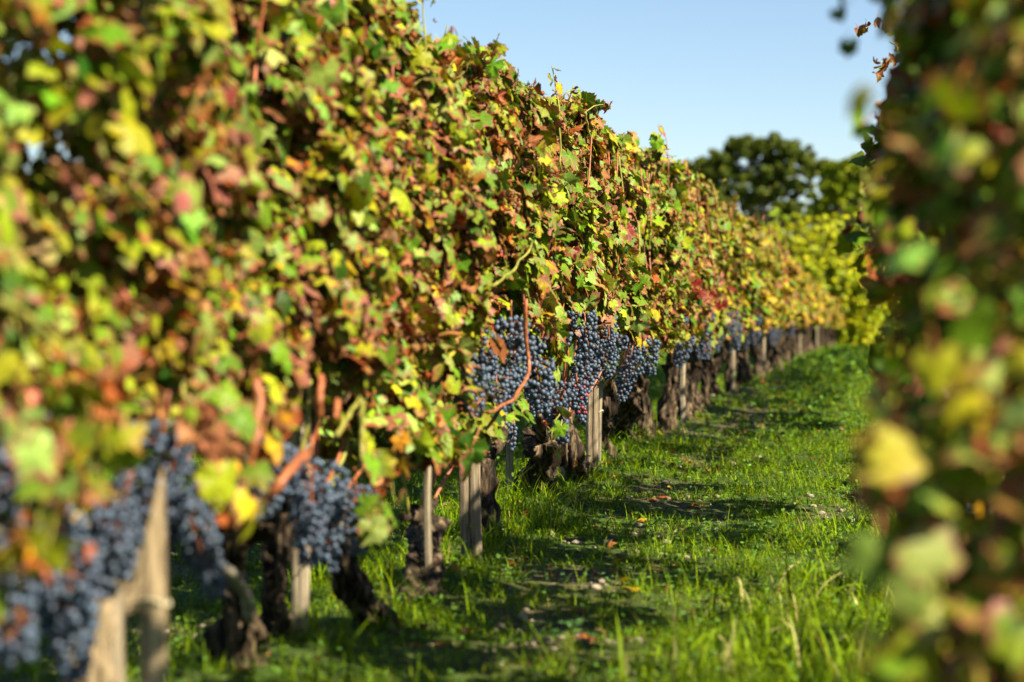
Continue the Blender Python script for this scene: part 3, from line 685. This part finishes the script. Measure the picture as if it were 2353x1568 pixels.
def spray(root_y, P, leaves, name="trailing_shoot", lab=None, mat=None, r0=.0028):
    """a long shoot with its own leaves; P world points; leaves: (t, kind, size)"""
    root = vine_at(root_y) if not hasattr(root_y, "location") else root_y; bb = F(root.location); r = np.random.default_rng(int(abs(P[0][1])*100))
    pts = spline(P, 20); o = link(name, cane_mesh([p-bb for p in pts], r0, r0*.5, mat or M_GREENCANE, 20), root)
    if lab: o["label"] = lab
    pos = F([pts[min(19, int(t*19))] for t, k, s in leaves]) + r.normal(size=(len(leaves), 3))*.022
    me = build_leaves(pos-bb, r.normal(size=pos.shape)*.7+F([.4, -.5, .3]), r.normal(size=pos.shape)*.4+F([.1, 0, -1]), F([s for _, _, s in leaves]), np.array([k for _, k, _ in leaves]), "hi", r, "leaves")
    link("leaves", me, o); return o
spray(12.0, [on_x(1560, 640, -1.2), on_x(1600, 668, -1.08), on_x(1655, 692, -1.02), on_x(1690, 708, -.97), on_x(1718, 722, -.93)],
      [(.05, "red", .05), (.1, "lime", .05), (.2, "red", .045), (.3, "red", .05), (.4, "red", .045), (.45, "red", .05), (.5, "red", .055), (.55, "pink", .04), (.3, "deep", .05), (.25, "red", .05), (1.0, "brown", .03), (.15, "green", .05)], lab="shoot with dark red leaves reaching over the lane")
spray(9.15, [on_x(1290, 940, -1.16), on_x(1270, 985, -1.12), on_x(1262, 1010, -1.12), on_x(1285, 1060, -1.12)],
      [(.2, "pale", .042), (.45, "green", .044), (.6, "pink", .036), (.8, "pale", .046), (1., "brown", .03)], lab="shoot of pale green leaves hanging in front of the trunk")
spray(10.0, [on_x(1300, 250, -1.25), on_x(1312, 215, -1.2), on_x(1320, 190, -1.2)], [(.6, "lime", .022), (1., "lime", .03), (.9, "lime", .02)])
spray(10.0, [on_x(1280, 240, -1.22), on_x(1305, 207, -1.18), on_x(1335, 208, -1.15)], [(.95, "red", .035), (1., "brown", .035)])
spray(11.0, [on_x(1340, 262, -1.22), on_x(1365, 243, -1.18), on_x(1390, 240, -1.15)], [(.95, "deep", .035), (1., "deep", .03)])
spray(14.2, [on_x(1500, 400, -1.3), on_x(1510, 350, -1.25), on_x(1520, 300, -1.22)], [(a, k, .045) for a, k in zip(np.linspace(.0, 1, 16), ["rust", "brown", "lime", "green", "rust", "red", "brown", "green", "lime", "green", "deep", "green", "lime", "green", "lime", "lime"])], lab="shoot standing up above the trimmed hedge")
spray(9.15, [on_x(1130, 140, -1.3), on_x(1135, 105, -1.25), on_x(1150, 75, -1.22)], [(.3, "green", .05), (.5, "green", .05), (.8, "lime", .03), (1, "lime", .025)])
spray(8.0, [on_x(1040, 150, -1.25), on_x(1055, 100, -1.2), on_x(1045, 65, -1.2)], [(.3, "rust", .05), (.5, "green", .05), (.8, "brown", .03), (1, "lime", .03)], mat=M_CANE)
spray(6.85, [on_x(1000, 950, -1.2), on_x(1045, 1040, -1.15), on_x(1090, 1040, -1.1)], [(.2, "green", .06), (.35, "green", .06), (.5, "deep", .055), (.9, "deep", .06), (1., "deep", .055), (.6, "lime", .05)])
spray(5.0, [on_x(480, 1120, -1.15), on_x(500, 1150, -1.1), on_x(530, 1175, -1.1)], [(.6, "lime", .05), (.9, "lime", .055), (.7, "rust", .04), (1., "yellow", .045)])
spray(4.2, [on_x(90, 1180, -1.1), on_x(90, 1240, -1.07), on_x(95, 1290, -1.07)], [(.6, "yellow", .05), (.9, "lime", .05), (.7, "gold", .045), (1., "rust", .04), (.3, "lime", .05)])

for q, (a, b, yy) in enumerate(((60, 960, 3.6), (150, 1010, 3.9), (250, 1000, 4.2), (160, 1120, 3.9), (230, 1080, 4.2), (520, 990, 5.0), (560, 1120, 5.2), (640, 1000, 5.5), (30, 1330, 3.5), (110, 1210, 3.6), (450, 1000, 4.8), (850, 1060, 6.2), (900, 1120, 6.6), (940, 1000, 6.8), (200, 930, 4.1), (860, 1180, 6.3))):
    P = [on_x(a-15, b-60, -1.2), on_x(a, b-10, -1.13), on_x(a+8, b+30, -1.10)]
    spray(yy, P, [(t, random.choice(["lime", "green", "rust", "pale", "pink", "green", "gold", "tan"]), random.uniform(.03, .05)) for t in (.2, .4, .6, .75, .9, 1.)], r0=.0022)
# stakes with ties
def stake(px, py, h, wx, wy, lab, tip='flat', mat=None, split=False, seed=0, rz=0.0, tie=None, tilt=(0, 0), loc=None):
    p = gpt(px, py) if loc is None else F(loc); root = thing("wooden_stake", p, lab, "stake", "stakes holding the vines", rz); root.rotation_euler[0] = tilt[0]; root.rotation_euler[1] = tilt[1]
    link("shaft", stake_mesh(h, wx, wy, tip, seed, mat, split), root)
    if tie: link("tie", ring_mesh(wx*.62+.002, wy*.62+.006, tie, .0028, seed), root)
    return root
stake(1082, 1300, .36, .066, .045, "pale square double stake standing in the lane side grass, striped with leaf shadows", split=True, seed=1, rz=.15)
stake(1362, 1112, .49, .048, .040, "tall pale sawn stake right of the biggest mass of grapes", split=True, seed=2, rz=.3)
stake(1172, 1165, .42, .028, .026, "thin weathered stake between the square stake and the thick trunk", mat=M_OLDSTAKE, seed=3, tie=.26, tilt=(.03, .02))
stake(692, 1505, .52, .042, .036, "brown shaded stake with a low tie beside the slender trunk at lower left", mat=M_OLDSTAKE, seed=4, tie=.24, rz=.2)
pz = on_x(348, 1095, -1.13); stake(0, 0, float(pz[2]), .040, .034, "blurred pale stake with a split pointed top at lower left", tip='sharp', seed=5, mat=M_PALE, rz=.2, tie=float(pz[2])-.19, loc=(pz[0], pz[1], 0))
pz = on_x(262, 1275, -1.26); stake(0, 0, float(pz[2]),   .030, .028, "short blurred stake left of the pointed one, against the peeling trunk", seed=6, mat=M_OLDSTAKE, loc=(pz[0], pz[1], 0))
stake(985, 1400, .36, .018, .022, "narrow stake with one sunlit edge against the stout dark trunk", mat=M_OLDSTAKE, seed=7)
stake(1293, 1120, .47, .030, .024, "grey split stake between the thick trunk and the curving trunk", mat=M_OLDSTAKE, seed=8)
stake(1378, 1085, .44, .022, .022, "dark narrow stake tied to the ragged trunk behind the tall pale stake", mat=M_OLDSTAKE, seed=9, tie=.25)
far_st = [(14.6, "first"), (18.9, "second"), (23.0, "third"), (31, "fourth"), (37, "fifth")]
for q, (yy, o_) in enumerate(far_st):
    x_ = XL + .06; stake(0, 0, random.uniform(.34, .5), .03, .03, f"{o_} blurred stake along the left row beyond the dark upright trunk", seed=20+q, mat=M_STAKE if q % 2 else M_OLDSTAKE, loc=(x_, yy, float(ground_z(x_, yy))))
def wire(x, z, label):
    yy = np.arange(2.4, 48, .5); P = np.stack([np.full(len(yy), x), yy, base_z(yy)+z+.004*np.sin(yy*3)], -1); g = Geo(); v, f = tube(P, .0013, 6); g.add(v, f)
    tag(link("trellis_wire", g.mesh("trellis_wire", smooth=True, mats=[M_WIRE])), label, "trellis wire")
wire(XL, .45, "thin galvanised wire running along the vine heads of the left row")

# ------------------------------------------------------------------ the right row (its shaded side faces the lane, the lens looks along it)
XR = .205
def bottom_right(y):
    return np.interp(y, [2, 3, 4.1, 4.7, 9, 60], [.20, .22, .36, .85, .88, .92]) + .06*sinnoise(0, y, 0, 1.3, 71)  # leaf bottom of the hidden vines raised to let sun onto the lane
def top_right(y):
    return np.interp(y, [2, 18, 24, 33, 43, 60], [1.66, 1.66, 1.56, 1.4, 1.2, 1.05]) + .06*sinnoise(0, y, 0, 1.0, 73)
rspecs = [2.95, 3.85, 4.75, 5.7, 6.7, 7.7, 8.7]; y = 9.7
while y < 46: rspecs.append(y); y += random.uniform(.95, 1.08)*(1 if y < 26 else 1.4)
mix_right_shade = {"green": .26, "deep": .40, "pale": .02, "lime": .14, "yellow": .04, "gold": .02, "tan": .04, "brown": .07, "rust": .04, "red": .02, "pink": .01}  # extra deep and brown leaves put the row's shade into its colour
for k, y in enumerate(rspecs):
    r = np.random.default_rng(3000+k); gz = float(base_z(y)); base = F([XR + r.normal()*.02, y, float(ground_z(XR, y))]); head = F([XR, y, gz+.40])
    lab = ("nearest vine of the right row, large blurred leaves filling the right edge" if k == 0 else
           f"{ORD[k]} vine from the camera in the shaded right row, mostly hidden by nearer leaves" if k < 8 else "vine in the right row hidden behind the nearer leaves")
    root = thing("grapevine", base, lab, "grapevine", "grapevines of the right row")
    link("trunk", trunk_mesh((0, 0, 0), head-base, 600+k, .045, r.uniform(.9, 1.2)), root)
    ylo = (rspecs[k-1]+y)/2-.08 if k else y-.42; yhi = (rspecs[k+1]+y)/2+.08 if k < len(rspecs)-1 else y+.6; L = yhi-ylo
    lod = "mid" if y < 14 else "lo"; dens = 2600 if y < 4.5 else 1400 if y < 9 else 760 if y < 24 else 400; L *= 1 if y < 4.5 else .62
    if y > 4.5: ylo += .22; yhi -= .22  # hidden canopies gapped to throw bands of light and shade on the lane
    half = np.interp(y, [2.5, 6, 10, 16], [.20, .25, .29, .27])
    pos, nor, tip, sz, kd = canopy_leaves(r, XR, ylo, yhi, half, lambda yy: base_z(yy)+bottom_right(yy), lambda yy: base_z(yy)+top_right(yy), int(dens*L), -1, lod, mix_right_shade, .033 if y < 4.4 else .041 if y < 14 else .06, both=.4)
    if k == 0:                                        # the row's open end, turned to the sun
        m = 260; ze = .30 + .50*r.uniform(size=m); pe = np.stack([r.uniform(-.045, XR+.22, m), ylo - .02 + np.abs(r.normal(size=m))*.05, ze], -1)
        pos = np.concatenate([pos, pe]); nor = np.concatenate([nor, F([.15, -.9, .35]) + r.normal(size=(m, 3))*.55]); tip = np.concatenate([tip, F([0, -.2, -1]) + r.normal(size=(m, 3))*.6])
        sz = np.concatenate([sz, .029*np.exp(r.normal(size=m)*.28)]); kd = np.concatenate([kd, r.choice(["lime", "pale", "green", "yellow", "tan", "pink", "rust"], m, p=[.32, .2, .22, .1, .07, .05, .04])])
    link("foliage", build_leaves(pos-base, nor, tip, sz, kd, lod, r, mat=M_LEAF if y < 14 else M_LEAF_FAR), root)
    for q in range(3 if 4.4 < y < 12 else 0):
        yy = y + r.uniform(-.4, .4); P = [head, F([XR+r.normal()*.08, yy, .65]), F([XR+r.normal()*.1, yy, 1.1]), F([XR+r.normal()*.08, yy+r.normal()*.1, 1.62])]
        link("cane", cane_mesh([a-base for a in P], .005, .003), root)
    for q in range(0 if y < 4.4 else 2):
        p = F([XR + r.uniform(-.04, .1), y + r.uniform(-.4, .4), gz + r.uniform(.48, .66)]); add_bunch(root, p, 4000+k*7+q, r.uniform(.9, 1.1))
    if k == 0:
        near_root = root
    if abs(y-9.7) < .6: mid_root = root
add_bunch(near_root, on_x(2185, 1220, .10) + F([0, 0, .06]), 5, .7)
spray(mid_root, [F([-.04, 8.9, 1.72]), on_x(2045, 60, -.10), on_x(2015, 50, -.14), on_x(1985, 62, -.18)],
      [(.9, "brown", .055), (1., "brown", .06), (.95, "red", .05), (.6, "lime", .035), (.5, "lime", .04), (.3, "green", .05), (1., "brown", .055), (.2, "brown", .05), (.4, "lime", .04)], lab="shoot with a curled dark red leaf hanging against the sky")
spray(mid_root, [F([-.02, 9.3, 1.62]), on_x(2040, 130, -.10), on_x(2010, 165, -.14)], [(.5, "rust", .06), (.8, "brown", .06), (.9, "brown", .05), (1., "brown", .05), (.2, "green", .05), (.6, "rust", .05)])
spray(mid_root, [F([-.02, 9.6, 1.5]), on_x(2045, 240, -.10), on_x(2030, 260, -.13), on_x(2030, 330, -.13)], [(.3, "lime", .06), (.5, "yellow", .05), (.7, "green", .03), (.9, "lime", .025), (1., "deep", .025)])
wire(XR, .45, "thin galvanised wire running through the right row")

# ------------------------------------------------------------------ fallen leaves
r = np.random.default_rng(77); n = 560
x = np.where(r.uniform(size=n) < .6, XL + .25 + r.normal(size=n)*.3, r.uniform(-2.4, .3, n)); y = r.uniform(4.2, 22, n)
pos = np.stack([x, y, ground_z(x, y)+.018], -1)
kd = r.choice(["tan", "brown", "rust", "brown", "yellow", "mauve"], n)
link_o = link("fallen_leaves", build_leaves(pos, r.normal(size=(n, 3))*.35+F([0, 0, 1]), r.normal(size=(n, 3)), r.uniform(.016, .036, n), kd, "mid", r, "fallen_leaves"))
tag(link_o, "brown and yellow fallen vine leaves lying in the grass", "fallen leaves", kind="stuff")

# ------------------------------------------------------------------ shrubs at the end of the lane and trees beyond
def clumps(centers, radii, per, size, cols, r, squash=.8, sunny=.5):
    P = []; S = []
    for c, R in zip(centers, radii):
        d = nrm(r.normal(size=(per, 3))); P.append(c + d*F([1, 1, squash])*(R*(r.uniform(size=(per, 1))**.45)))
    P = np.concatenate(P); n = len(P)
    nor = nrm(r.normal(size=(n, 3)) + F([0, 0, .2]) + SUNV*sunny); a = nrm(np.cross(nor, r.normal(size=(n, 3)))); b = np.cross(nor, a)
    s = (size*r.uniform(.6, 1.4, n))[:, None]
    V = np.stack([P-a*s, P+b*s*.6, P+a*s, P-b*s*.6], 1).reshape(-1, 3)
    c = F(cols)[r.integers(0, len(cols), n)]*r.uniform(.7, 1.35, (n, 1)); c = np.repeat(np.concatenate([np.clip(c, 0, 1), np.zeros((n, 1))], -1), 4, axis=0)
    return mesh("crown", V, [np.arange(n*4).reshape(n, 4)], attrs={"leafcol": ('FLOAT_COLOR', c)}, mats=[M_TREE])
def at(px, py, Yd): d = ray(px, py); return F([d[0], d[1], d[2]])*(Yd/d[1]) + F([0, 0, EYE])
def shrub(cx, cy, hgt, wid_, n_sh, cols, lab, seed):
    r = np.random.default_rng(seed); base = F([cx, cy, float(base_z(cy))]); root = thing("shrub", base, lab, "shrub", "yellow green shrubs closing the lane")
    cs = []; rs = []; g = Geo()
    for k in range(n_sh):
        a = r.uniform(0, 6.28); d = r.uniform(0, 1)**.6*wid_/2; b0 = F([math.cos(a)*d*.35, math.sin(a)*d*.35, 0]); e = F([math.cos(a)*d, math.sin(a)*d, hgt*r.uniform(.62, 1.0)*(1-.25*(d/(wid_/2))**2)])
        P = spline([b0, (b0+e)/2+F([0, 0, .15]), e], 6); v, f = tube(P, np.linspace(.022, .006, 6), 5); g.add(v, f)
        for t in np.linspace(.1, 1, 9): cs.append(b0*(1-t)+e*t + r.normal(size=3)*.05); rs.append(.26*(1.05-t*.75))
    link("stems", g.mesh("stems", smooth=True, mats=[M_TRUNK]), root)
    o = link("crown", clumps(cs, rs, 30, .065, cols, r, sunny=1.3), root)
YG = [(.38, .40, .008), (.32, .37, .008), (.46, .43, .01), (.24, .31, .008)]; GG = [(.20, .34, .03), (.28, .38, .03), (.36, .44, .03)]
for k, (px, Yd, hh, ww, cols, lab) in enumerate((
    (1690, 55, 2.8, 2.2, YG, "yellow shrub just showing over the vine row, left of the others"), (1775, 54, 3.1, 2.0, YG+GG, "greenish yellow shrub at the left end of the shrub line beyond the row"),
    (1850, 53, 3.1, 2.0, YG, "bright yellow shrub with upright shoots under the dark tree"), (1925, 54, 3.3, 1.9, YG, "tallest yellow shrub with upright shoots at the end of the lane"),
    (1985, 51, 2.9, 1.6, YG+GG, "tall leafy shrub in the middle of the lane end"), (2035, 49, 2.6, 1.6, YG+GG, "yellow green shrub at the right side of the lane end, beside the right row"), (1905, 50, 1.7, 1.4, YG+GG, "low green shrub in front of the tallest yellow one"), (2100, 53, 2.6, 2.0, YG, "yellow shrub hidden behind the right row"), (1955, 48, 2.1, 1.5, YG, "low yellow shrub closing the lane in front of the other shrubs"), (1815, 52, 2.9, 1.8, YG, "yellow shrub between the leftmost greenish one and the bright one with upright shoots"))):
    p = at(px, 760, Yd); shrub(p[0], Yd, hh, ww, 34, cols, lab, 40+k)

def tree(px, Yd, crown, cols, lab, seed, trunk_h, lsize, per, density=1.0):
    """crown: list of (px, py, radius_px) lobes seen at the tree's distance; built as ball clusters with real depth"""
    r = np.random.default_rng(seed); p = at(px, 700, Yd); gz = float(base_z(Yd)); base = F([p[0], Yd, gz])
    root = thing("tree", base, lab, "tree"); g = Geo(); mpp = Yd/FPX
    v, f = tube(spline([(0, 0, -.3), (.1, 0, trunk_h*.5), (0, .1, trunk_h)], 8), np.linspace(.38, .24, 8), 10); g.add(v, f)
    cs = []; rs = []
    for (a, b, rr) in crown:
        c = at(a, b, Yd) - base; R = rr*mpp
        v, f = tube(spline([(0, 0, trunk_h*.8), c*F([.5, .5, .75]), c], 7), np.linspace(.16, .04, 7), 6); g.add(v, f)
        for q in range(int(20*density)):
            d = nrm(r.normal(size=3)); cc = c + d*R*r.uniform(.3, 1.1)*F([1, 2.2, .9]); cs.append(cc); rs.append(R*r.uniform(.20, .42))
    link("trunk", g.mesh("trunk", smooth=True, mats=[M_TRUNK]), root); link("crown", clumps(cs, rs, per, lsize, cols, r), root)
OAK = [(.045, .08, .010), (.065, .10, .010), (.09, .12, .012), (.14, .15, .015)]
tree(1740, 130, [(1590, 385, 26), (1625, 380, 28), (1660, 365, 30), (1650, 410, 34), (1690, 345, 32), (1720, 340, 30), (1700, 400, 40), (1755, 335, 34), (1790, 340, 34), (1820, 355, 34), (1850, 370, 34), (1875, 395, 26), (1760, 400, 42), (1800, 400, 38),
                 (1840, 430, 28), (1720, 450, 40), (1780, 450, 38), (1660, 455, 34), (1600, 420, 30), (1820, 475, 30), (1895, 380, 16), (1600, 470, 36), (1560, 450, 30)], OAK, "dark broad oak with gaps of sky in its crown beyond the vines", 5, 3.2, .14, 60)
tree(1960, 118, [(1900, 440, 30), (1925, 405, 34), (1955, 395, 34), (1985, 385, 32), (2020, 385, 34), (2050, 390, 36), (1940, 450, 40), (1985, 440, 42), (2030, 450, 42), (1890, 480, 30), (2090, 410, 40), (1900, 400, 14)], [(.15, .22, .010), (.22, .27, .012), (.13, .19, .008), (.30, .33, .012)],
     "rounded lighter green tree right of the dark oak", 6, 2.4, .13, 75, 1.3)
tree(1840, 160, [(1700, 520, 40), (1760, 510, 40), (1820, 505, 34), (1880, 510, 30), (1640, 520, 40), (1950, 500, 40), (1580, 520, 40), (1700, 590, 40), (1770, 580, 45), (1840, 580, 45), (1910, 570, 45), (1980, 570, 45), (1740, 630, 40), (1810, 630, 40), (1880, 630, 40), (1950, 630, 40)], OAK, "low dark thicket tree under the two crowns", 7, 1.0, .18, 90)
